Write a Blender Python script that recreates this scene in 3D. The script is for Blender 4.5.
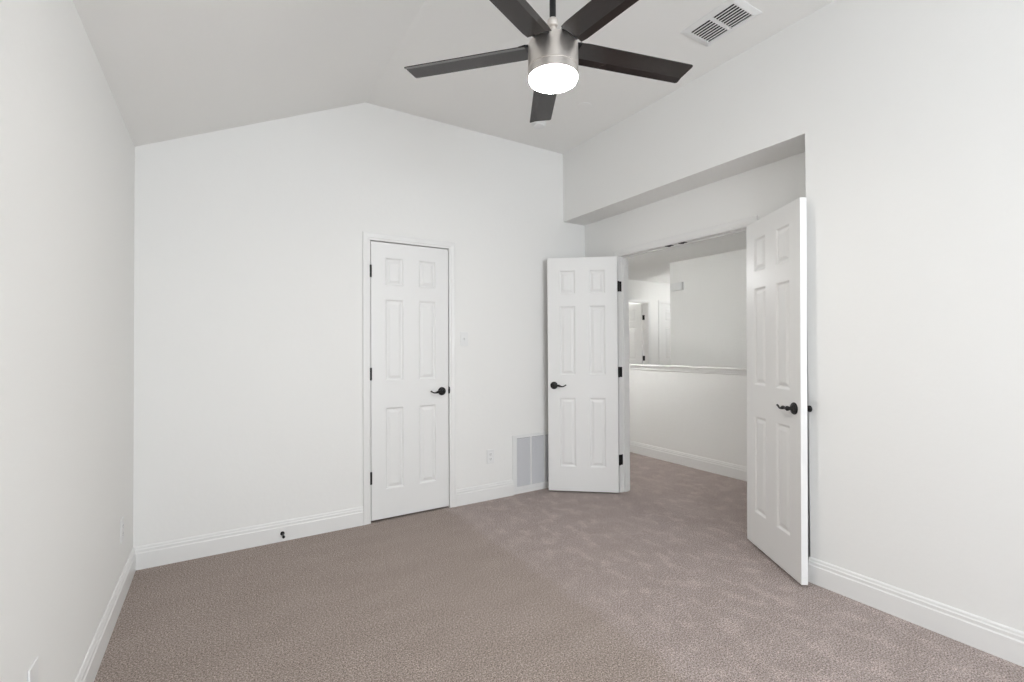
import bpy, bmesh, math, random
from mathutils import Vector, Matrix

for o in list(bpy.data.objects): bpy.data.objects.remove(o)
S = bpy.context.scene
COL = S.collection

# ------------------------------------------------------------------ camera
FPX = 474.46
cam_d = bpy.data.cameras.new('camera'); cam = bpy.data.objects.new('camera', cam_d); COL.objects.link(cam)
cam_d.sensor_width = 36; cam_d.lens = FPX/1024*36; cam_d.clip_start = .02
FW = Vector((0.5244, 0.8514, 0.0118)).normalized()
UP = Vector((-0.0015, -0.013, 0.9999))
RT = FW.cross(UP).normalized(); UP = RT.cross(FW).normalized()
M = Matrix((RT, UP, -FW)).transposed().to_4x4(); M.translation = Vector((0, 0, 1.27))
cam.matrix_world = M
S.camera = cam

# ------------------------------------------------------------------ room numbers
L, D, R, R2, R3 = -.4215, 3.472, 2.7035, 2.961, 3.07     # left wall, back wall, right wall, entry wall
YB = -2.6                                                 # rear wall with the window
Y0 = 1.3445                                               # corner where the recess starts
XR, ZC, ZF, ZS = .8976, 2.44, 3.05, 2.419                 # ceiling: fold, low side, flat side; recess soffit
OA, OB, OH = 1.820, 3.023, 2.05                             # double-door opening
CL, CR, CH = .9333, 1.5462, 2.048                         # closet opening
XG, YG, Y2, XE = 5.42, 4.53, 6.02, 8.2                    # hall: grey wall, its corner, far doors wall, end

# ------------------------------------------------------------------ world and daylight
W = bpy.data.worlds.new('world'); S.world = W; W.use_nodes = True
bg = W.node_tree.nodes['Background']; bg.inputs[0].default_value = (.875, .935, 1, 1); bg.inputs[1].default_value = 2.46

def area(name, loc, direction, sx, sy, power, col=(1, 1, 1)):
    l = bpy.data.lights.new(name, 'AREA'); l.shape = 'RECTANGLE'; l.size = sx; l.size_y = sy
    l.energy = power; l.color = col
    o = bpy.data.objects.new(name, l); COL.objects.link(o); o.location = loc
    o.rotation_euler = Vector(direction).to_track_quat('-Z', 'Y').to_euler(); return o
WX0, WX1, WZ0, WZ1 = -.05, 2.35, .85, 2.4
portal = area('window_daylight', ((WX0+WX1)/2, YB-.2, (WZ0+WZ1)/2), (0, 1, 0), WX1-WX0, WZ1-WZ0, 1)
portal.data.cycles.is_portal = True      # guides the sky light in through the window

S.view_settings.view_transform = 'Standard'; S.view_settings.look = 'None'
S.view_settings.gamma = 1; S.view_settings.use_curve_mapping = False
S.view_settings.exposure = 2.13

# ------------------------------------------------------------------ materials
def mat(name, col, rough=.5, metal=0, emit=None, strength=0, spec=None):
    m = bpy.data.materials.new(name); m.use_nodes = True
    b = m.node_tree.nodes['Principled BSDF']
    b.inputs['Base Color'].default_value = (*col, 1); b.inputs['Roughness'].default_value = rough
    b.inputs['Metallic'].default_value = metal
    if spec is not None: b.inputs['Specular IOR Level'].default_value = spec
    if emit: b.inputs['Emission Color'].default_value = (*emit, 1); b.inputs['Emission Strength'].default_value = strength
    return m
def bump(m, scale, strength, dist, detail=3, stretch=None):
    nt = m.node_tree; N = nt.nodes; b = N['Principled BSDF']
    tc = N.new('ShaderNodeTexCoord'); n = N.new('ShaderNodeTexNoise'); n.inputs['Scale'].default_value = scale
    n.inputs['Detail'].default_value = detail
    src = tc.outputs['Object']
    if stretch:
        mp = N.new('ShaderNodeMapping'); mp.inputs['Scale'].default_value = stretch
        nt.links.new(src, mp.inputs['Vector']); src = mp.outputs['Vector']
    nt.links.new(src, n.inputs['Vector'])
    bp = N.new('ShaderNodeBump'); bp.inputs['Strength'].default_value = strength; bp.inputs['Distance'].default_value = dist
    nt.links.new(n.outputs['Fac'], bp.inputs['Height']); nt.links.new(bp.outputs['Normal'], b.inputs['Normal'])
    return n
wall_m = mat('warm_white_wall_paint', (.899, .892, .871), .75); bump(wall_m, 34, .13, .005)
ceil_m = mat('ceiling_paint', (.93, .922, .90), .8); bump(ceil_m, 34, .12, .005)
trim_m = mat('white_trim_enamel', (.872, .866, .850), .34)
door_m = mat('white_door_enamel', (.868, .863, .850), .38); bump(door_m, 60, .05, .002, stretch=(6, 6, .6))
plate_m = mat('white_plastic', (.86, .86, .85), .35)
black_m = mat('oil_rubbed_black_metal', (.008, .0075, .0075), .36, 0, spec=.35)
dark_m = mat('dark_cavity', (.02, .02, .02), .9)
nickel_m = mat('brushed_nickel', (.88, .84, .80), .42, 1)
bump(nickel_m, 30, .04, .002, stretch=(1, 1, 60)); nickel_m.node_tree.nodes['Principled BSDF'].inputs['Anisotropic'].default_value = .5
blade_m = mat('dark_espresso_blade', (.022, .0165, .0155), .16, 0, spec=.5)
rod_m = mat('black_downrod', (.02, .02, .022), .35, .3)
lens_m = mat('lit_frosted_lens', (.9, .9, .9), .4, emit=(1, .96, .90), strength=25.7)
slot_m = mat('duct_shadow', (.012, .012, .012), .9)
mesh_m = mat('grille_steel', (.72, .72, .74), .45)

def carpet_mat():
    m = mat('taupe_cut_pile_carpet', (.3, .25, .23), .97, spec=.1); nt = m.node_tree; N = nt.nodes; b = N['Principled BSDF']
    b.inputs['Sheen Weight'].default_value = .16; b.inputs['Sheen Roughness'].default_value = .45; b.inputs['Sheen Tint'].default_value = (1, .93, .92, 1)
    tc = N.new('ShaderNodeTexCoord')
    def noise(scale, detail, rough=.6, stretch=None, rot=0):
        n = N.new('ShaderNodeTexNoise'); n.inputs['Scale'].default_value = scale; n.inputs['Detail'].default_value = detail
        n.inputs['Roughness'].default_value = rough
        if stretch:
            mp = N.new('ShaderNodeMapping'); mp.inputs['Scale'].default_value = stretch; mp.inputs['Rotation'].default_value = (0, 0, rot)
            nt.links.new(tc.outputs['Object'], mp.inputs[0]); nt.links.new(mp.outputs[0], n.inputs['Vector'])
        else: nt.links.new(tc.outputs['Object'], n.inputs['Vector'])
        return n
    def ramp(src, p0, c0, p1, c1):
        r = N.new('ShaderNodeValToRGB'); e = r.color_ramp.elements
        e[0].position = p0; e[0].color = (*c0, 1); e[1].position = p1; e[1].color = (*c1, 1)
        nt.links.new(src, r.inputs[0]); return r
    def mul(a, bb, fac=1):
        x = N.new('ShaderNodeMix'); x.data_type = 'RGBA'; x.blend_type = 'MULTIPLY'; x.inputs[0].default_value = fac
        nt.links.new(a, x.inputs[6]); nt.links.new(bb, x.inputs[7]); return x.outputs[2]
    fine = ramp(noise(170, 2, .7).outputs['Fac'], .36, (.150, .116, .100), .66, (.60, .515, .47))
    tuft = ramp(noise(88, 3, .75).outputs['Fac'], .34, (.80, .80, .80), .66, (1.20, 1.20, 1.20))
    nap = ramp(noise(2.6, 3, .55, (1, 2.6, 1), .9).outputs['Fac'], .38, (.965, .96, .955), .64, (1.035, 1.035, 1.04))
    # brushed pile: a trodden lane towards the double doors, pile laid the other way, with footmarks in it; lane also lightened in place of hall light
    sep = N.new('ShaderNodeSeparateXYZ'); nt.links.new(tc.outputs['Object'], sep.inputs[0])
    def math_(op, a, b_=None):
        m_ = N.new('ShaderNodeMath'); m_.operation = op
        for i_, q in enumerate((a, b_)):
            if q is None: continue
            if isinstance(q, (int, float)): m_.inputs[i_].default_value = q
            else: nt.links.new(q, m_.inputs[i_])
        return m_.outputs[0]
    d = math_('ADD', math_('MULTIPLY', sep.outputs[0], 1.0), math_('MULTIPLY', sep.outputs[1], 0.0))
    d = math_('ADD', math_('SUBTRACT', d, 1.52), math_('MULTIPLY', math_('SUBTRACT', noise(6, 3).outputs['Fac'], .5), .16))
    lane = ramp(math_('ADD', d, .5), .475, (1, .985, .965), .53, (1.11, 1.105, 1.13))
    foot = ramp(noise(7.5, 3, .6, (1.5, 1, 1), .5).outputs['Fac'], .50, (.985, .985, .985), .64, (1.17, 1.17, 1.18))
    fm = N.new('ShaderNodeMix'); fm.data_type = 'RGBA'; fm.inputs[6].default_value = (1, 1, 1, 1)
    fk = N.new('ShaderNodeMapRange'); fk.inputs[1].default_value = -.1; fk.inputs[2].default_value = .25; fk.inputs[3].default_value = .15
    nt.links.new(d, fk.inputs[0]); nt.links.new(fk.outputs[0], fm.inputs[0]); nt.links.new(foot.outputs[0], fm.inputs[7])
    c = mul(mul(mul(mul(fine.outputs[0], tuft.outputs[0]), nap.outputs[0]), lane.outputs[0]), fm.outputs[2])
    nt.links.new(c, b.inputs['Base Color'])
    bp = N.new('ShaderNodeBump'); bp.inputs['Strength'].default_value = .7; bp.inputs['Distance'].default_value = .008
    nt.links.new(noise(150, 3, .7).outputs['Fac'], bp.inputs['Height']); nt.links.new(bp.outputs[0], b.inputs['Normal'])
    return m
carpet_m = carpet_mat()

def glass_mat():
    m = bpy.data.materials.new('window_glass'); m.use_nodes = True; nt = m.node_tree; N = nt.nodes
    N.remove(N['Principled BSDF']); t = N.new('ShaderNodeBsdfTransparent'); g = N.new('ShaderNodeBsdfGlossy'); g.inputs['Roughness'].default_value = .02
    mx = N.new('ShaderNodeMixShader'); mx.inputs[0].default_value = .06
    nt.links.new(t.outputs[0], mx.inputs[1]); nt.links.new(g.outputs[0], mx.inputs[2])
    nt.links.new(mx.outputs[0], N['Material Output'].inputs[0]); return m
glass_m = glass_mat()

# ------------------------------------------------------------------ mesh helpers
def add_box(bm, x0, x1, y0, y1, z0, z1):
    v = [bm.verts.new((x, y, z)) for x in (x0, x1) for y in (y0, y1) for z in (z0, z1)]
    for f in ((0, 1, 3, 2), (4, 6, 7, 5), (0, 4, 5, 1), (2, 3, 7, 6), (0, 2, 6, 4), (1, 5, 7, 3)):
        bm.faces.new([v[i] for i in f])
def add_prism(bm, outline, axis, a0, a1):
    """outline: 2D points; axis: 'x','y','z' extruded from a0 to a1"""
    def P(p, a): return {'x': (a, p[0], p[1]), 'y': (p[0], a, p[1]), 'z': (p[0], p[1], a)}[axis]
    A = [bm.verts.new(P(p, a0)) for p in outline]; B = [bm.verts.new(P(p, a1)) for p in outline]
    n = len(outline)
    bm.faces.new(A); bm.faces.new(B[::-1])
    for i in range(n): bm.faces.new((A[i], B[i], B[(i+1) % n], A[(i+1) % n]))
def add_lathe(bm, prof, seg=24, mtx=None, sx=1, sy=1):
    """profile (r,z) around z; transformed by mtx"""
    mtx = mtx or Matrix(); rings = []
    for r, z in prof:
        if r < 1e-6: rings.append([bm.verts.new(mtx @ Vector((0, 0, z)))])
        else: rings.append([bm.verts.new(mtx @ Vector((r*sx*math.cos(2*math.pi*i/seg), r*sy*math.sin(2*math.pi*i/seg), z))) for i in range(seg)])
    for a, b in zip(rings, rings[1:]):
        if len(a) == 1 and len(b) == 1: continue
        for i in range(seg):
            j = (i+1) % seg
            if len(a) == 1: bm.faces.new((a[0], b[i], b[j]))
            elif len(b) == 1: bm.faces.new((a[i], b[0], a[j]))
            else: bm.faces.new((a[i], b[i], b[j], a[j]))
def add_tube(bm, pts, seg=12, flat=1.0):
    """pts: list of (x,y,z,r)"""
    P = [Vector(p[:3]) for p in pts]; rings = []
    for k, p in enumerate(P):
        d = (P[min(k+1, len(P)-1)]-P[max(k-1, 0)]).normalized()
        a = Vector((0, 0, 1)) if abs(d.z) < .9 else Vector((1, 0, 0))
        s = d.cross(a).normalized(); u = s.cross(d).normalized(); r = pts[k][3]
        rings.append([bm.verts.new(p+s*r*flat*math.cos(2*math.pi*i/seg)+u*r*math.sin(2*math.pi*i/seg)) for i in range(seg)])
    for a, b in zip(rings, rings[1:]):
        for i in range(seg): bm.faces.new((a[i], b[i], b[(i+1) % seg], a[(i+1) % seg]))
    bm.faces.new(rings[0]); bm.faces.new(rings[-1][::-1])
def smooth_path(ctrl, n=5):
    out = []
    for k in range(len(ctrl)-1):
        p0 = ctrl[max(k-1, 0)]; p1 = ctrl[k]; p2 = ctrl[k+1]; p3 = ctrl[min(k+2, len(ctrl)-1)]
        for i in range(n):
            t = i/n
            out.append(tuple(.5*((2*p1[c])+(-p0[c]+p2[c])*t+(2*p0[c]-5*p1[c]+4*p2[c]-p3[c])*t*t+(-p0[c]+3*p1[c]-3*p2[c]+p3[c])*t**3) for c in range(4)))
    out.append(tuple(ctrl[-1])); return out
def obj(name, bm, m, parent=None, smooth=False, bevel=0, label=None, mtx=None):
    bmesh.ops.recalc_face_normals(bm, faces=bm.faces[:])
    me = bpy.data.meshes.new(name); bm.to_mesh(me); bm.free()
    for mm in (m if isinstance(m, (list, tuple)) else [m]): me.materials.append(mm)
    if smooth:
        me.shade_smooth()
        try: me.set_sharp_from_angle(angle=math.radians(38))
        except Exception: pass
    o = bpy.data.objects.new(name, me); COL.objects.link(o)
    if mtx is not None: o.matrix_world = mtx
    if bevel:
        b = o.modifiers.new('bevel', 'BEVEL'); b.width = bevel; b.segments = 2; b.limit_method = 'ANGLE'; b.angle_limit = math.radians(40)
    if parent:
        o.parent = parent
    if label: o['label'] = label
    return o
def tag(o, label, cat, group=None, kind=None):
    o['label'] = label; o['category'] = cat
    if group: o['group'] = group
    if kind: o['kind'] = kind
    return o
def struct(name, bm, m, label, cat, **k): return tag(obj(name, bm, m, **k), label, cat, kind='structure')
def empty(name, loc, rz=0):
    o = bpy.data.objects.new(name, None); COL.objects.link(o); o.empty_display_size = .1
    o.location = loc; o.rotation_euler = (0, 0, rz); return o

# ------------------------------------------------------------------ shell
bm = bmesh.new()
add_box(bm, L-.12, 4.26, YB-.14, Y2+.12, -.2, 0); add_box(bm, 4.26, XE+.12, YG, Y2+.12, -.2, 0)
add_box(bm, 5.7, 8.2, Y2+.12, 8.4, -.2, 0)
struct('floor', bm, carpet_m, 'mottled taupe cut pile carpet running from the bedroom into the hall', 'carpet')
bm = bmesh.new()
add_prism(bm, [(L-.12, ZC), (L, ZC), (XR, ZF), (R, ZF), (R, ZF+.15), (XR, ZF+.15), (L-.12, ZC+.15)], 'y', YB, D)
struct('ceiling', bm, ceil_m, 'white vaulted bedroom ceiling, sloping up from the left then flat', 'ceiling')
bm = bmesh.new(); add_box(bm, L-.12, L, YB-.14, D+.12, 0, ZC-.001)
struct('wall_left', bm, wall_m, 'long plain white wall on the left side', 'wall')
bm = bmesh.new()
add_box(bm, L, CL-.018, D, D+.12, 0, 3.2); add_box(bm, CR+.018, R3, D, D+.12, 0, 3.2); add_box(bm, CL-.018, CR+.018, D, D+.12, CH+.018, 3.2)
struct('wall_back', bm, wall_m, 'white end wall holding the closed closet door', 'wall')
bm = bmesh.new()
add_box(bm, CL-.3, CR+.3, D+.7, D+.74, 0, 2.3); add_box(bm, CL-.34, CL-.3, D+.12, D+.74, 0, 2.3)
add_box(bm, CR+.3, CR+.34, D+.12, D+.74, 0, 2.3); add_box(bm, CL-.34, CR+.34, D+.12, D+.74, 2.3, 2.34); add_box(bm, CL-.34, CR+.34, D+.12, D+.74, -.04, 0)
struct('wall_closet', bm, wall_m, 'closet interior walls behind the closed door', 'wall')
bm = bmesh.new()
add_box(bm, R, R3, YB-.14, Y0, 0, 3.2); add_box(bm, R, R3, Y0, D, ZS, 3.2)
struct('wall_right', bm, wall_m, 'white right wall with the boxed header over the door recess', 'wall')
bm = bmesh.new()
J = .018
add_box(bm, R2, R3, Y0, OA-J, 0, ZS); add_box(bm, R2, R3, OB+J, D, 0, ZS); add_box(bm, R2, R3, OA-J, OB+J, OH+J, ZS)
struct('wall_recess', bm, wall_m, 'recessed white wall around the open double doorway', 'wall')
bm = bmesh.new()
add_box(bm, L, WX0, YB-.14, YB, 0, 3.2); add_box(bm, WX1, R, YB-.14, YB, 0, 3.2)
add_box(bm, WX0, WX1, YB-.14, YB, 0, WZ0); add_box(bm, WX0, WX1, YB-.14, YB, WZ1, 3.2)
struct('wall_rear', bm, wall_m, 'white wall behind the camera with the window', 'wall')
# window
bm = bmesh.new(); fw_ = .05
add_box(bm, WX0, WX1, YB-.12, YB-.05, WZ0, WZ0+fw_); add_box(bm, WX0, WX1, YB-.12, YB-.05, WZ1-fw_, WZ1)
for x in (WX0, WX1-fw_, (WX0+WX1)/2-fw_/2): add_box(bm, x, x+fw_, YB-.12, YB-.05, WZ0+fw_, WZ1-fw_)
win = struct('window_1', bm, trim_m, 'wide white window behind the camera', 'window')
bm = bmesh.new(); add_box(bm, WX0+fw_, (WX0+WX1)/2-fw_/2, YB-.09, YB-.085, WZ0+fw_, WZ1-fw_); add_box(bm, (WX0+WX1)/2+fw_/2, WX1-fw_, YB-.09, YB-.085, WZ0+fw_, WZ1-fw_)
obj('pane', bm, glass_m, win)

# hall shell
bm = bmesh.new(); add_box(bm, R2, R3, D+.12, Y2, 0, 2.44); struct('wall_hall_left', bm, wall_m, 'hall wall beyond the left jamb of the double doors', 'wall')
bm = bmesh.new(); add_box(bm, XG, XG+.11, .8, YG, -2.6, 2.44); add_box(bm, XG+.11, XE, YG-.11, YG, -.2, 2.44)
struct('wall_hall_far', bm, wall_m, 'grey shaded stairwell wall beyond the half wall', 'wall')
HA0, HA1, HB0, HB1 = 5.86, 6.607, 6.93, 7.69
bm = bmesh.new()
add_box(bm, R3, HA0-J, Y2, Y2+.12, 0, 2.44); add_box(bm, HA1+J, HB0-J, Y2, Y2+.12, 0, 2.44); add_box(bm, HB1+J, XE, Y2, Y2+.12, 0, 2.44)
add_box(bm, HA0-J, HA1+J, Y2, Y2+.12, OH+J, 2.44); add_box(bm, HB0-J, HB1+J, Y2, Y2+.12, OH+J, 2.44)
struct('wall_hall_back', bm, wall_m, 'bright white wall at the end of the hall with two doors', 'wall')
bm = bmesh.new(); add_box(bm, 5.6, 5.7, Y2+.12, 8.5, 0, 2.44); add_box(bm, 8.2, 8.3, Y2+.12, 8.5, 0, 2.44); add_box(bm, 5.7, 8.2, 8.4, 8.5, 0, 2.44); add_box(bm, 5.6, 8.3, Y2+.12, 8.5, 2.44, 2.5)
struct('wall_far_room', bm, wall_m, 'walls of the small room behind the far open door', 'wall')
bm = bmesh.new(); add_box(bm, XE, XE+.12, YG-.11, Y2+.12, 0, 2.44); struct('wall_hall_end', bm, wall_m, 'white wall closing the hall corridor', 'wall')
bm = bmesh.new(); add_box(bm, R3, XG+.11, .7, .8, -2.6, 2.44); struct('wall_hall_near', bm, wall_m, 'white wall closing the near end of the hall', 'wall')
bm = bmesh.new(); add_box(bm, R2, XE+.12, .7, Y2+.12, 2.441, 2.56); struct('ceiling_hall', bm, ceil_m, 'flat white ceiling of the hall', 'ceiling')
bm = bmesh.new(); add_box(bm, 4.2, 4.31, .8, YG, 0, 1.005); add_box(bm, 4.2, 4.31, .8, YG, -2.6, 0)
struct('wall_half', bm, wall_m, 'low white half wall guarding the stairwell', 'wall')
bm = bmesh.new(); add_prism(bm, [(4.174, 1.037), (4.177, 1.034), (4.188, 1.034), (4.188, 1.012), (4.191, 1.008), (4.191, .992), (4.2, .988), (4.2, 1.005), (4.31, 1.005), (4.31, .988), (4.319, .992), (4.319, 1.008), (4.322, 1.012), (4.322, 1.034), (4.333, 1.034), (4.336, 1.037), (4.336, 1.047), (4.333, 1.05), (4.177, 1.05), (4.174, 1.047)], 'y', .81, YG+.03)
struct('trim_4', bm, trim_m, 'white cap rail with stepped moulding on top of the half wall', 'trim')
bm = bmesh.new()
for k in range(13):
    add_box(bm, 4.31, XG, YG-.26*(k+1), YG-.26*k, -.2*(k+1)-.15, -.2*(k+1))
struct('trim_5', bm, carpet_m, 'carpeted stair steps going down behind the half wall', 'stairs')

bm = bmesh.new(); add_box(bm, R3, XG+.11, .7, YG+.3, -2.8, -2.6); add_box(bm, 4.2, XG+.11, YG, YG+.1, -2.6, -.2)
struct('floor_lower', bm, carpet_m, 'unseen floor and wall added to close the stairwell bottom against sky light', 'carpet')  # unseen, added to keep sky light from leaking up the stairwell
# ------------------------------------------------------------------ baseboards: profile (out, z)
BP = [(0, 0), (.014, 0), (.014, .092), (.0105, .098), (.0105, .112), (.0075, .117), (.0065, .126), (.003, .132), (0, .132)]
def base(name, p, q, nrm, label, m0=0, m1=0):
    """run from p to q; nrm points into the room; m0/m1: +1 outer mitre, -1 inner mitre"""
    p = Vector((*p, 0)); q = Vector((*q, 0)); n = Vector((*nrm, 0)); d = (q-p).normalized(); bm = bmesh.new(); A = []; B = []
    for o_, z in BP:
        A.append(bm.verts.new(p+n*o_-d*o_*m0+Vector((0, 0, z)))); B.append(bm.verts.new(q+n*o_+d*o_*m1+Vector((0, 0, z))))
    k = len(BP); bm.faces.new(A); bm.faces.new(B[::-1])
    for i in range(k): bm.faces.new((A[i], B[i], B[(i+1) % k], A[(i+1) % k]))
    return struct(name, bm, trim_m, label, 'baseboard')
CW, REV = .055, .003
base('baseboard_left', (L, YB), (L, D), (1, 0), 'white baseboard along the left wall', -1, -1)
base('baseboard_back', (L, D), (CL-CW-REV, D), (0, -1), 'white baseboard on the back wall left of the closet door', -1, 0)
base('baseboard_back_right', (CR+CW+REV, D), (2.14, D), (0, -1), 'short white baseboard between closet door and return grille', 0, 0)
base('baseboard_recess_corner', (2.62, D), (R2, D), (0, -1), 'short white baseboard right of the return grille, behind the left door leaf', 0, -1)
base('baseboard_right', (R, YB), (R, Y0), (-1, 0), 'white baseboard along the right wall', -1, 1)
base('baseboard_recess_return', (R, Y0), (R2, Y0), (0, 1), 'short white baseboard on the end of the right wall inside the recess', 1, -1)
base('baseboard_recess', (R2, Y0), (R2, OA-.06), (-1, 0), 'white baseboard in the recess behind the right door leaf', -1, 0)
base('baseboard_recess_left', (R2, OB+.06), (R2, D), (-1, 0), 'white baseboard in the recess beside the left jamb', 0, -1)
base('baseboard_half_wall', (4.2, .8), (4.2, YG), (-1, 0), 'white baseboard along the foot of the hall half wall', 0, 0)
base('baseboard_rear', (L, YB), (R, YB), (0, 1), 'white baseboard under the window behind the camera', -1, -1)
base('baseboard_hall_back', (R3, Y2), (HA0-.07, Y2), (0, -1), 'white baseboard left of the far open hall door', 0, 0)
base('baseboard_hall_back_middle', (HA1+.07, Y2), (HB0-.07, Y2), (0, -1), 'white baseboard between the two far hall doors', 0, 0)

# ------------------------------------------------------------------ casings (profile across the width, thin at the opening side)
CP = [(0, 0), (0, .006), (.006, .009), (.014, .009), (.018, .012), (.040, .0155), (.052, .0155), (.055, .012), (.055, 0)]
def casing(bm, O, ax, nrm, a0, a1, h):
    """three mitred sides around an opening a0..a1 along ax, height h; O origin; nrm out of wall"""
    O = Vector(O); ax = Vector(ax); n = Vector(nrm); Z = Vector((0, 0, 1)); rows = []
    for w, t in CP:
        w += REV
        rows.append([bm.verts.new(O+ax*(a0-w)+n*t), bm.verts.new(O+ax*(a0-w)+Z*(h+w)+n*t), bm.verts.new(O+ax*(a1+w)+Z*(h+w)+n*t), bm.verts.new(O+ax*(a1+w)+n*t)])
    k = len(rows)
    for i in range(k):
        a, b = rows[i], rows[(i+1) % k]
        for s in range(3): bm.faces.new((a[s], a[s+1], b[s+1], b[s]))
    bm.faces.new([r[0] for r in rows]); bm.faces.new([r[3] for r in rows][::-1])
# closet frame
bm = bmesh.new(); casing(bm, (0, D, 0), (1, 0, 0), (0, -1, 0), CL, CR, CH)
for x0, x1 in ((CL-J, CL-.003), (CR+.003, CR+J)): add_box(bm, x0, x1, D, D+.12, 0, CH+J)
add_box(bm, CL-.003, CR+.003, D, D+.12, CH+.003, CH+J)
for x0, x1 in ((CL-.003, CL+.009), (CR-.009, CR+.003)): add_box(bm, x0, x1, D+.04, D+.075, 0, CH)
add_box(bm, CL+.009, CR-.009, D+.04, D+.075, CH-.009, CH+.003)
trim1 = struct('trim_1', bm, trim_m, 'white casing and jamb framing the closet door on the back wall', 'door frame')
bm = bmesh.new(); add_box(bm, CR+.0005, CR+.0035, D-.002, D+.03, .90, .957); add_lathe(bm, [(0, .901), (.007, .904), (.009, .928), (.007, .953), (0, .956)], 12, Matrix.Translation((CR+.003, D-.003, 0)))
obj('strike_plate', bm, black_m, trim1, label='black strike plate')
# entry frame
bm = bmesh.new(); casing(bm, (R2, 0, 0), (0, 1, 0), (-1, 0, 0), OA, OB, OH); casing(bm, (R3, 0, 0), (0, 1, 0), (1, 0, 0), OA, OB, OH)
add_box(bm, R2, R3, OA-J, OA, 0, OH+J); add_box(bm, R2, R3, OB, OB+J, 0, OH+J); add_box(bm, R2, R3, OA, OB, OH, OH+J)
add_box(bm, 3.003, 3.038, OA, OA+.011, 0, OH); add_box(bm, 3.003, 3.038, OB-.011, OB, 0, OH); add_box(bm, 3.003, 3.038, OA+.011, OB-.011, OH-.011, OH)
trim2 = struct('trim_2', bm, trim_m, 'white casing, jambs and head of the open double doorway', 'door frame')
for y in (2.372, 2.498):
    bm = bmesh.new(); add_box(bm, 2.968, 2.998, y-.03, y+.03, OH-.0035, OH+.001)
    add_lathe(bm, [(.013, 0), (.012, -.005), (0, -.006)], 14, Matrix.Translation((2.983, y, OH-.003)))
    obj('ball_catch_strike', bm, black_m, trim2, label='black ball catch plate under the door head')
# far hall frames
for i, (a0, a1) in enumerate(((HA0, HA1), (HB0, HB1))):
    bm = bmesh.new(); casing(bm, (0, Y2, 0), (1, 0, 0), (0, -1, 0), a0, a1, OH)
    add_box(bm, a0-J, a0, Y2, Y2+.12, 0, OH+J); add_box(bm, a1, a1+J, Y2, Y2+.12, 0, OH+J); add_box(bm, a0, a1, Y2, Y2+.12, OH, OH+J)
    struct(('trim_3', 'trim_6')[i], bm, trim_m, ('white frame of the far hall doorway with black hinges', 'white frame of the farthest hall door, partly hidden by the grey wall')[i], 'door frame')

# ------------------------------------------------------------------ doors
XS = [0, .105, .245, .365, .505, .61]
ZSN = [0, .211, .809, 1.006, 1.609, 1.7125, 1.92, 2.03]
def leaf_bm(W_=.61, H_=2.03, T=.035):
    sx = [x*W_/.61 for x in XS]; sz = [z*H_/2.03 for z in ZSN]; bm = bmesh.new()
    for side in (0, 1):
        Y = lambda d: d if side == 0 else T-d
        V = {}
        def v(x, z, d=0):
            k = (round(x, 5), round(z, 5), round(d, 5))
            if k not in V: V[k] = bm.verts.new((x, Y(d), z))
            return V[k]
        for i in range(5):
            for j in range(7):
                x0, x1, z0, z1 = sx[i], sx[i+1], sz[j], sz[j+1]
                if i in (1, 3) and j in (1, 3, 5):
                    rings = [(0, 0), (.004, .002), (.011, .0095), (.019, .010), (.038, .0025)]
                    prev = None
                    for ins, d in rings:
                        q = [v(x0+ins, z0+ins, d), v(x1-ins, z0+ins, d), v(x1-ins, z1-ins, d), v(x0+ins, z1-ins, d)]
                        if prev:
                            for k in range(4): bm.faces.new((prev[k], prev[(k+1) % 4], q[(k+1) % 4], q[k]))
                        prev = q
                    bm.faces.new(prev)
                else: bm.faces.new((v(x0, z0), v(x1, z0), v(x1, z1), v(x0, z1)))
    # edges
    def strip(pts):
        for p, q in zip(pts, pts[1:]):
            bm.faces.new([bm.verts.new((p[0], 0, p[1])), bm.verts.new((q[0], 0, q[1])), bm.verts.new((q[0], T, q[1])), bm.verts.new((p[0], T, p[1]))])
    strip([(x, 0) for x in sx]); strip([(x, H_) for x in sx]); strip([(0, z) for z in sz]); strip([(W_, z) for z in sz])
    bmesh.ops.remove_doubles(bm, verts=bm.verts[:], dist=1e-5)
    return bm
def handle_bm(x, z, yface, out, toward=-1, ball=1.0):
    """lever handle at (x, z) on the face y=yface, pointing out (+1/-1 in y), lever running toward -x/+x"""
    bm = bmesh.new()
    m = Matrix.Translation((x, yface, z)) @ (Matrix.Rotation(math.radians(90), 4, 'X') if out < 0 else Matrix.Rotation(math.radians(-90), 4, 'X'))
    add_lathe(bm, [(0, -.002), (.0325, -.002), (.0325, .004), (.030, .0075), (.0245, .008), (.023, .011), (.016, .0125), (.0115, .018), (.0095, .026), (.0115*ball, .031), (.0135*ball, .036), (.0135*ball, .041), (.009*ball, .0465), (0, .048)], 28, m)
    c = [(0, .036, 0, .0085), (.012, .037, -.001, .009), (.024, .038, .000, .0072), (.040, .039, .0005, .0105), (.052, .039, -.003, .0088), (.068, .038, -.007, .0058), (.084, .037, -.005, .005), (.097, .036, .003, .0052), (.104, .036, .006, .0058), (.108, .036, .007, .003)]
    pts = [(x+toward*p[0], yface+out*p[1], z+p[2], p[3]) for p in smooth_path(c, 4)]
    add_tube(bm, pts, 12); return bm
def hinge_bm(px, py, z, plate=None):
    bm = bmesh.new()
    add_lathe(bm, [(0, z-.047), (.004, z-.046), (.0078, z-.044), (.0078, z-.0145), (.007, z-.014), (.0078, z-.0135), (.0078, z+.0135), (.007, z+.014), (.0078, z+.0145), (.0078, z+.044), (.004, z+.046), (0, z+.047)], 14, Matrix.Translation((px, py, 0)))
    if plate: add_box(bm, *plate, z-.044, z+.044)
    return bm
HZ = (1.775, 1.03, .27)
DOORLAB = []
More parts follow.
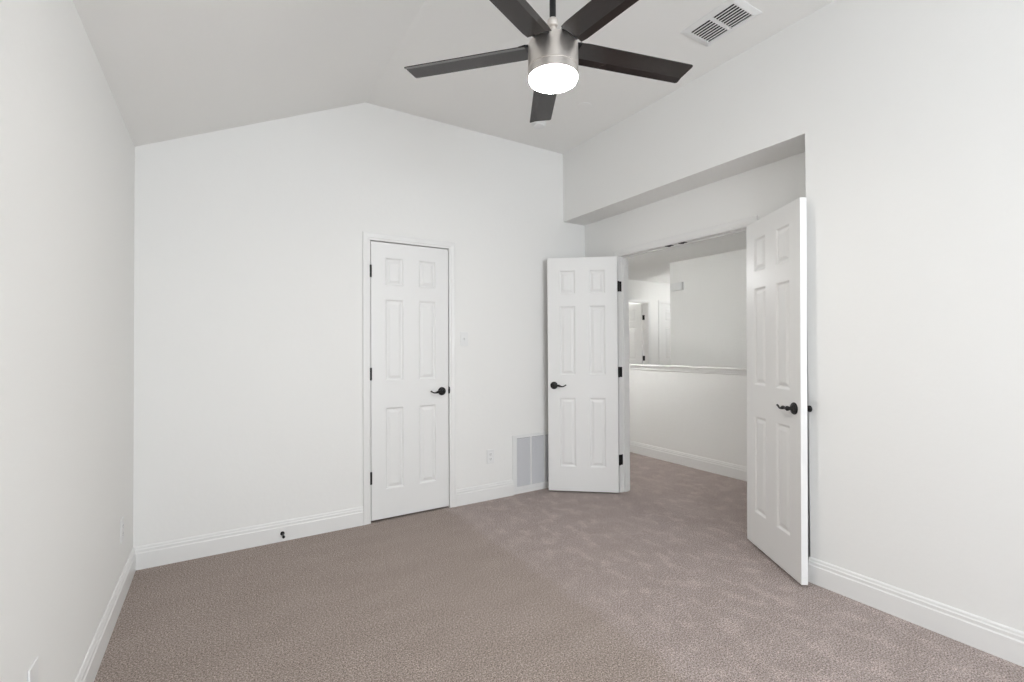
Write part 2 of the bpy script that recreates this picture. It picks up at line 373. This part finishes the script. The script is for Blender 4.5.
# closet door, closed
lf = leaf_bm(CR-CL-.004, CH-.014-.003)
d1 = struct('door_1', lf, door_m, 'closed white six-panel closet door on the back wall', 'door', mtx=Matrix.Translation((CL+.002, D-.001, .014)), bevel=.0015)
for s, (yf, out) in enumerate(((0, -1),)):
    obj('lever_handle', handle_bm(CR-CL-.061, .909, yf, out), black_m, d1, smooth=True, label='black lever handle')
for z in (1.812, 1.062, .309): obj('hinge', hinge_bm(-.003, -.0055, z, (-.0035, .001, -.003, .02)), black_m, d1, smooth=True, label='black hinge')
# open leaves: (visible hinge corner, visible free corner)
def open_leaf(name, h, f, flip, label, lean=0):
    h = Vector((*h, 0)); f = Vector((*f, 0)); d = (f-h); wd = d.length; d.normalize(); a = math.atan2(d.y, d.x); T = .035
    yl = Vector((-d.y, d.x, 0)); o = h-(yl*T if flip else Vector())
    mt = Matrix.Translation((o.x, o.y, .014)) @ Matrix.Rotation(a, 4, 'Z')
    if lean: mt = Matrix.Translation((o.x, o.y, .014)) @ Matrix.Rotation(lean, 4, Vector((.52, .85, 0))) @ Matrix.Rotation(a, 4, 'Z')
    lf = leaf_bm(wd, 2.036 if lean else 2.028); o_ = struct(name, lf, door_m, label, 'door', mtx=mt, bevel=.0015)
    return o_, mt, wd
d2, m2, w2 = open_leaf('door_2', (2.910, 2.994), (2.447, 3.376), True, 'open left leaf of the double doors, swung toward the back wall', )
obj('lever_handle', handle_bm(w2-.053, .915, .035, 1), black_m, d2, smooth=True, label='black lever handle')
obj('lever_handle', handle_bm(w2-.062, .915, 0, -1), black_m, d2, smooth=True, label='black lever handle')
d3, m3, w3 = open_leaf('door_3', (2.922, 1.842), (2.593, 1.336), False, 'open right leaf of the double doors, nearest the camera against the right wall', math.radians(.5))
obj('lever_handle', handle_bm(w3-.058, .915, 0, -1), black_m, d3, smooth=True, label='black lever handle')
obj('lever_handle', handle_bm(w3-.046, .915, .035, 1, -1, 1.3), black_m, d3, smooth=True, label='black lever handle')
def world_child(name, bm, m, parent, pm, **k):
    bmesh.ops.transform(bm, matrix=pm.inverted(), verts=bm.verts[:]); return obj(name, bm, m, parent, **k)
for z in HZ:
    zz = z+.014
    b = hinge_bm(2.946, 3.0165, zz, (2.950, 2.985, 3.019, 3.0235)); world_child('hinge', b, black_m, d2, m2, smooth=True, label='black hinge')
    b = hinge_bm(2.946, 1.8225, zz, (2.950, 2.975, 1.8195, 1.823)); world_child('hinge', b, black_m, d3, m3, smooth=True, label='black hinge')
# far doors in the hall
fa = math.radians(97); ho = Vector((HA1-.003, Y2+.125, 0)); T = .035
mA = Matrix.Translation((ho.x, ho.y, .014)) @ Matrix.Rotation(fa, 4, 'Z')
lf = leaf_bm(.735, 2.028)
d4 = struct('door_4', lf, door_m, 'far hall door standing open with black hinges, seen over the half wall', 'door', mtx=mA, bevel=.0015)
for z in HZ:
    b = hinge_bm(HA1-.006, Y2+.122, z+.014, (HA1-.004, HA1+.001, Y2+.082, Y2+.118))
    world_child('hinge', b, black_m, d4, mA, smooth=True, label='black hinge')
obj('lever_handle', handle_bm(.735-.062, .915, .035, 1), black_m, d4, smooth=True, label='black lever handle')
lf = leaf_bm(HB1-HB0-.004, 2.028)
d5 = struct('door_5', lf, door_m, 'closed white hall door, only its left edge showing beside the grey wall', 'door', mtx=Matrix.Translation((HB0+.002, Y2+.003, .014)), bevel=.0015)
obj('lever_handle', handle_bm(HB1-HB0-.07, .915, 0, -1), black_m, d5, smooth=True, label='black lever handle')

# ------------------------------------------------------------------ ceiling fan
FX, FY, ZB = 1.191, 1.5923, 2.523
fan = empty('ceiling_fan', (FX, FY, ZF)); tag(fan, 'five-blade ceiling fan with brushed nickel housing and lit round lens, hanging from the ceiling', 'ceiling fan')
def fz(z): return z-ZF
bm = bmesh.new(); add_lathe(bm, [(0, 0), (.068, 0), (.068, -.012), (.060, -.035), (.040, -.058), (.018, -.066), (0, -.066)], 36); obj('canopy', bm, nickel_m, fan, smooth=True, label='brushed nickel ceiling canopy')
bm = bmesh.new(); add_lathe(bm, [(0, -.06), (.0135, -.06), (.0135, fz(2.64)), (0, fz(2.64))], 20); obj('downrod', bm, rod_m, fan, smooth=True, label='black downrod')
bm = bmesh.new(); add_lathe(bm, [(0, fz(2.646)), (.018, fz(2.646)), (.022, fz(2.641)), (.023, fz(2.628)), (.020, fz(2.616)), (.012, fz(2.611)), (.011, fz(2.56)), (.03, fz(2.548)), (.03, fz(2.540)), (0, fz(2.540))], 28); obj('coupling', bm, nickel_m, fan, smooth=True, label='nickel coupling collar')
bm = bmesh.new(); add_lathe(bm, [(0, fz(2.541)), (.095, fz(2.541)), (.102, fz(2.538)), (.1045, fz(2.531)), (.1055, fz(2.44)), (.1055, fz(2.4325)), (.1030, fz(2.4315)), (.1030, fz(2.4285)), (.1055, fz(2.4275)), (.106, fz(2.397)), (.104, fz(2.3945)), (0, fz(2.3945))], 64); obj('motor_housing', bm, nickel_m, fan, smooth=True)
bm = bmesh.new(); add_lathe(bm, [(0, fz(2.3955)), (.100, fz(2.3955)), (.102, fz(2.391)), (.0995, fz(2.385)), (.090, fz(2.380)), (.07, fz(2.376)), (.035, fz(2.3735)), (0, fz(2.373))], 48); obj('light_lens', bm, lens_m, fan, smooth=True, label='glowing white round lens')
def blade_bm():
    # cross-section along local y: a flat web and a folded strip along the +y edge, which hangs lower
    bm = bmesh.new(); r0, r1 = .110, .673; hw = .060; th = .004; lift = .0065
    t1 = math.tan(math.radians(5)); t2 = math.tan(math.radians(18)); yk = hw-.030
    def sec(x, cw, ccw, slant=0):
        pts = [(-cw, t1*cw), (yk, -t1*yk), (ccw, -t1*yk-t2*(ccw-yk))]
        rise = .021*(x-.1)
        return [bm.verts.new((x+slant*y, y, z+lift+rise)) for y, z in pts]+[bm.verts.new((x+slant*y, y, z-th+lift+rise)) for y, z in reversed(pts)]
    rows = [sec(r0, .056, .056), sec(r0+.03, hw, hw), sec(.40, hw, hw), sec(r1-.011, hw, hw), sec(r1-.003, hw-.003, hw-.003), sec(r1, hw-.011, hw-.011)]
    for a, b in zip(rows, rows[1:]):
        for i in range(6): bm.faces.new((a[i], b[i], b[(i+1) % 6], a[(i+1) % 6]))
    bm.faces.new(rows[0]); bm.faces.new(rows[-1][::-1]); return bm
def bracket_bm():
    bm = bmesh.new()
    add_prism(bm, [(.085, -.036), (.112, -.046), (.140, -.040), (.150, -.022), (.150, .022), (.140, .038), (.112, .044), (.085, .034)], 'z', .004, .014)
    bmesh.ops.transform(bm, matrix=Matrix.Rotation(math.radians(-9), 4, 'X'), verts=bm.verts[:])
    bmesh.ops.translate(bm, verts=bm.verts[:], vec=(0, 0, .002)); return bm
bl0 = None
for k in range(5):
    a = math.radians(59.5+72*k)
    if bl0 is None:
        bl0 = obj('blade', blade_bm(), blade_m, fan, label='glossy dark espresso blade'); br0 = obj('blade_bracket', bracket_bm(), rod_m, bl0)
        b = bl0
    else:
        b = bl0.copy(); COL.objects.link(b); b.parent = fan
        c = br0.copy(); COL.objects.link(c); c.parent = b
    b.location = (0, 0, fz(ZB)); b.rotation_euler = (0, 0, a)

# ------------------------------------------------------------------ ceiling register, detector, cover
vx, vy = 2.347, 1.603
v = empty('ceiling_vent', (vx, vy, ZF)); tag(v, 'white louvered supply vent in the flat ceiling near the right wall', 'air vent')
bm = bmesh.new(); ox, oy, ix, iy = .122, .168, .088, .134
outer = [(-ox, -oy), (ox, -oy), (ox, oy), (-ox, oy)]
mid = [(-ix-.006, -iy-.006), (ix+.006, -iy-.006), (ix+.006, iy+.006), (-ix-.006, iy+.006)]; inn = [(-ix, -iy), (ix, -iy), (ix, iy), (-ix, iy)]
R_ = [[bm.verts.new((x, y, z)) for x, y in q] for q, z in ((outer, 0), (outer, -.003), (mid, -.010), (inn, -.010), (inn, 0))]
for a, b in zip(R_, R_[1:]):
    for i in range(4): bm.faces.new((a[i], a[(i+1) % 4], b[(i+1) % 4], b[i]))
add_box(bm, -ix, ix, -.009, .009, -.009, -.001)
obj('frame', bm, plate_m, v)
bm = bmesh.new(); add_box(bm, -ix, ix, -iy, iy, -.0012, -.0004); obj('duct_opening', bm, slot_m, v, label='black sheet for the shade inside the duct')  # flat black sheet stands for the shade inside the duct
sl0 = None
for k in range(9):
    for s in (0, 1):
        x = -ix+.0015+k*(2*ix-.003)/8
        if sl0 is None:
            bm = bmesh.new(); add_prism(bm, [(-.0042, -.0098), (.0036, -.0098), (.0050, -.0072), (.0062, -.0012), (.0050, -.0012), (.0034, -.0078), (-.0042, -.0086)], 'y', -.0625, .0625); sl0 = obj('louver', bm, plate_m, v); c = sl0
        else: c = sl0.copy(); COL.objects.link(c); c.parent = v
        c.location = (x, (-.0715, .0715)[s], 0)
sd = empty('smoke_detector', (2.165, 3.085, ZF)); tag(sd, 'round white smoke detector on the ceiling just past the lowest fan blade tip', 'smoke detector')
bm = bmesh.new(); add_lathe(bm, [(0, 0), (.060, 0), (.060, -.007), (.056, -.010), (0, -.010)], 40); obj('base', bm, plate_m, sd, smooth=True)
bm = bmesh.new(); add_lathe(bm, [(0, -.010), (.050, -.010), (.050, -.022), (.044, -.029), (.02, -.032), (0, -.032)], 40); obj('cover', bm, plate_m, sd, smooth=True)
bm = bmesh.new(); add_lathe(bm, [(0, 0), (.055, 0), (.053, -.003), (.045, -.0045), (0, -.005)], 40)
tag(obj('ceiling_cover_plate', bm, ceil_m, smooth=True, mtx=Matrix.Translation((2.30, 2.69, ZF))), 'faint round blank cover plate on the ceiling right of the fan', 'cover plate')

# ------------------------------------------------------------------ wall plates
def plate(name, mtx, kind, label, cat):
    """local: x across, z up, -y out of the wall"""
    e = empty(name, (0, 0, 0)); e.matrix_world = mtx; tag(e, label, cat)
    bm = bmesh.new(); add_box(bm, -.035, .035, -.0055, .0, -.0575, .0575); obj('face_plate', bm, plate_m, e, bevel=.003)
    if kind == 'outlet':
        for z in (-.0195, .0195):
            bm = bmesh.new(); add_lathe(bm, [(0, 0), (.0172, 0), (.0172, .0012), (.0165, .0015), (0, .0015)], 24, Matrix.Translation((0, -.005, z)) @ Matrix.Rotation(math.radians(90), 4, 'X'), sy=.84)
            rc = obj('receptacle', bm, plate_m, e, smooth=True)
            bm = bmesh.new()
            for x in (-.006, .006): add_box(bm, x-.001, x+.001, -.0069, -.0063, z-.002, z+.006)
            add_lathe(bm, [(0, 0), (.0024, 0), (.0024, .0006), (0, .0006)], 10, Matrix.Translation((0, -.0063, z-.0085)) @ Matrix.Rotation(math.radians(90), 4, 'X'))
            obj('slot', bm, dark_m, rc)
        bm = bmesh.new(); add_lathe(bm, [(0, 0), (.003, 0), (.002, .0012), (0, .0013)], 12, Matrix.Translation((0, -.0053, 0)) @ Matrix.Rotation(math.radians(90), 4, 'X')); obj('screw', bm, plate_m, e, smooth=True)
    elif kind == 'blank':
        for z in (-.03, .03):
            bm = bmesh.new(); add_lathe(bm, [(0, 0), (.003, 0), (.002, .0008), (0, .0009)], 12, Matrix.Translation((0, -.0053, z)) @ Matrix.Rotation(math.radians(90), 4, 'X')); obj('screw', bm, plate_m, e, smooth=True)
    else:
        bm = bmesh.new(); add_prism(bm, [(-.005, -.012), (-.007, -.011), (-.016, .006), (-.015, .010), (-.005, .012)], 'x', -.005, .005); obj('toggle', bm, plate_m, e)
        for z in (-.03, .03):
            bm = bmesh.new(); add_lathe(bm, [(0, 0), (.003, 0), (.002, .0012), (0, .0013)], 12, Matrix.Translation((0, -.0053, z)) @ Matrix.Rotation(math.radians(90), 4, 'X')); obj('screw', bm, plate_m, e, smooth=True)
plate('power_outlet', Matrix.Translation((1.921, D, .357)), 'outlet', 'white duplex outlet on the back wall between closet door and return grille', 'outlet')
plate('light_switch', Matrix.Translation((1.683, D, 1.333)), 'switch', 'white toggle light switch on the back wall right of the closet door', 'light switch')
ML = Matrix.Rotation(math.radians(90), 4, 'Z')
plate('power_outlet', Matrix.Translation((L, 3.085, .355)) @ ML, 'outlet', 'white outlet low on the left wall near the back corner', 'outlet')
plate('wall_plate', Matrix.Translation((L, 1.742, .382)) @ ML, 'blank', 'white wall plate low on the left wall nearest the camera, cut by the picture edge', 'wall plate')

# ------------------------------------------------------------------ return grille
g = empty('return_grille', (2.38, D, .265)); tag(g, 'white return air grille low on the back wall, partly behind the left door leaf', 'air return grille')
bm = bmesh.new(); gx, gz, hx, hz_ = .245, .242, .202, .208; HZO = .006
def rail(x0, x1, z0, z1): add_box(bm, x0, x1, -.008, 0, z0, z1)
rail(-gx, gx, hz_+HZO, gz); rail(-gx, gx, -gz, -hz_+HZO); rail(-gx, -hx, -hz_+HZO, hz_+HZO); rail(hx, gx, -hz_+HZO, hz_+HZO); rail(-.063, -.048, -hz_+HZO, hz_+HZO); rail(.083, .098, -hz_+HZO, hz_+HZO)
obj('frame', bm, plate_m, g, bevel=.002)
bm = bmesh.new(); add_box(bm, -hx, hx, -.0022, -.0012, -hz_+HZO, hz_+HZO); obj('duct_opening', bm, mat('grille_filter', (.36, .36, .37), .8), g, label='grey filter behind the fins')
bm = bmesh.new(); n = 55
add_prism(bm, [(-.0066, -.0036), (-.0060, -.0042), (-.0026, .0010), (-.0032, .0016)], 'x', -hx, hx)
lv = obj('fin', bm, mesh_m, g); lv.location = (0, 0, -hz_+HZO+.006)
for k in range(1, n):
    c = lv.copy(); COL.objects.link(c); c.parent = g; c.location = (0, 0, -hz_+HZO+.006+k*(2*hz_-.012)/(n-1))

# ------------------------------------------------------------------ door stop on the baseboard
ds = empty('door_stop', (.352, D-.014, .052)); tag(ds, 'small black door stop sticking out of the back wall baseboard', 'door stop')
rx = Matrix.Rotation(math.radians(90), 4, 'X')
bm = bmesh.new(); add_lathe(bm, [(0, 0), (.0135, 0), (.0125, .004), (.007, .009), (.0045, .012), (.0045, .062), (0, .062)], 18, rx); obj('post', bm, black_m, ds, smooth=True)
bm = bmesh.new(); add_lathe(bm, [(0, .058), (.0075, .058), (.0085, .062), (.0085, .073), (.006, .077), (0, .078)], 18, rx); obj('bumper', bm, black_m, ds, smooth=True)

# ------------------------------------------------------------------ chime box in the stairwell
ch = empty('door_chime', (XG, 4.395, 2.09)); tag(ch, 'small white chime box high on the grey stairwell wall', 'door chime')
bm = bmesh.new(); add_box(bm, -.045, 0, -.098, .098, -.055, .055); obj('cover', bm, plate_m, ch, bevel=.012)
bm = bmesh.new(); add_box(bm, -.008, 0, -.104, .104, -.060, .060); obj('base', bm, plate_m, ch, bevel=.003)

# ------------------------------------------------------------------ unseen globe lamps added to brighten the hall and far room
def globe(loc, power, label):
    e = empty('added_fill_globe', loc); tag(e, label, 'added fill lamp')
    bm = bmesh.new(); add_lathe(bm, [(0, 0), (.06, 0), (.06, -.012), (.02, -.022), (.008, -.03), (.008, -.29), (.03, -.30), (.045, -.31), (.045, -.33), (0, -.33)], 32); obj('stem', bm, nickel_m, e, smooth=True)
    m = mat('fill_globe_glow', (.9, .9, .9), .4, emit=(.985, 1, 1), strength=power)
    bm = bmesh.new(); add_lathe(bm, [(0, -.318), (.045, -.322), (.085, -.34), (.115, -.37), (.125, -.41), (.112, -.455), (.08, -.486), (.04, -.500), (0, -.504)], 36); obj('glass_globe', bm, m, e, smooth=True)
globe((7.0, 5.25, 2.441), 5, 'unseen globe lamp added to brighten the far hall corridor')
globe((3.35, 4.1, 2.441), 11.5, 'unseen globe lamp added to brighten the hall near the stair top')
globe((7.0, 7.3, 2.441), 17, 'unseen globe lamp added to brighten the small far room and its open door')
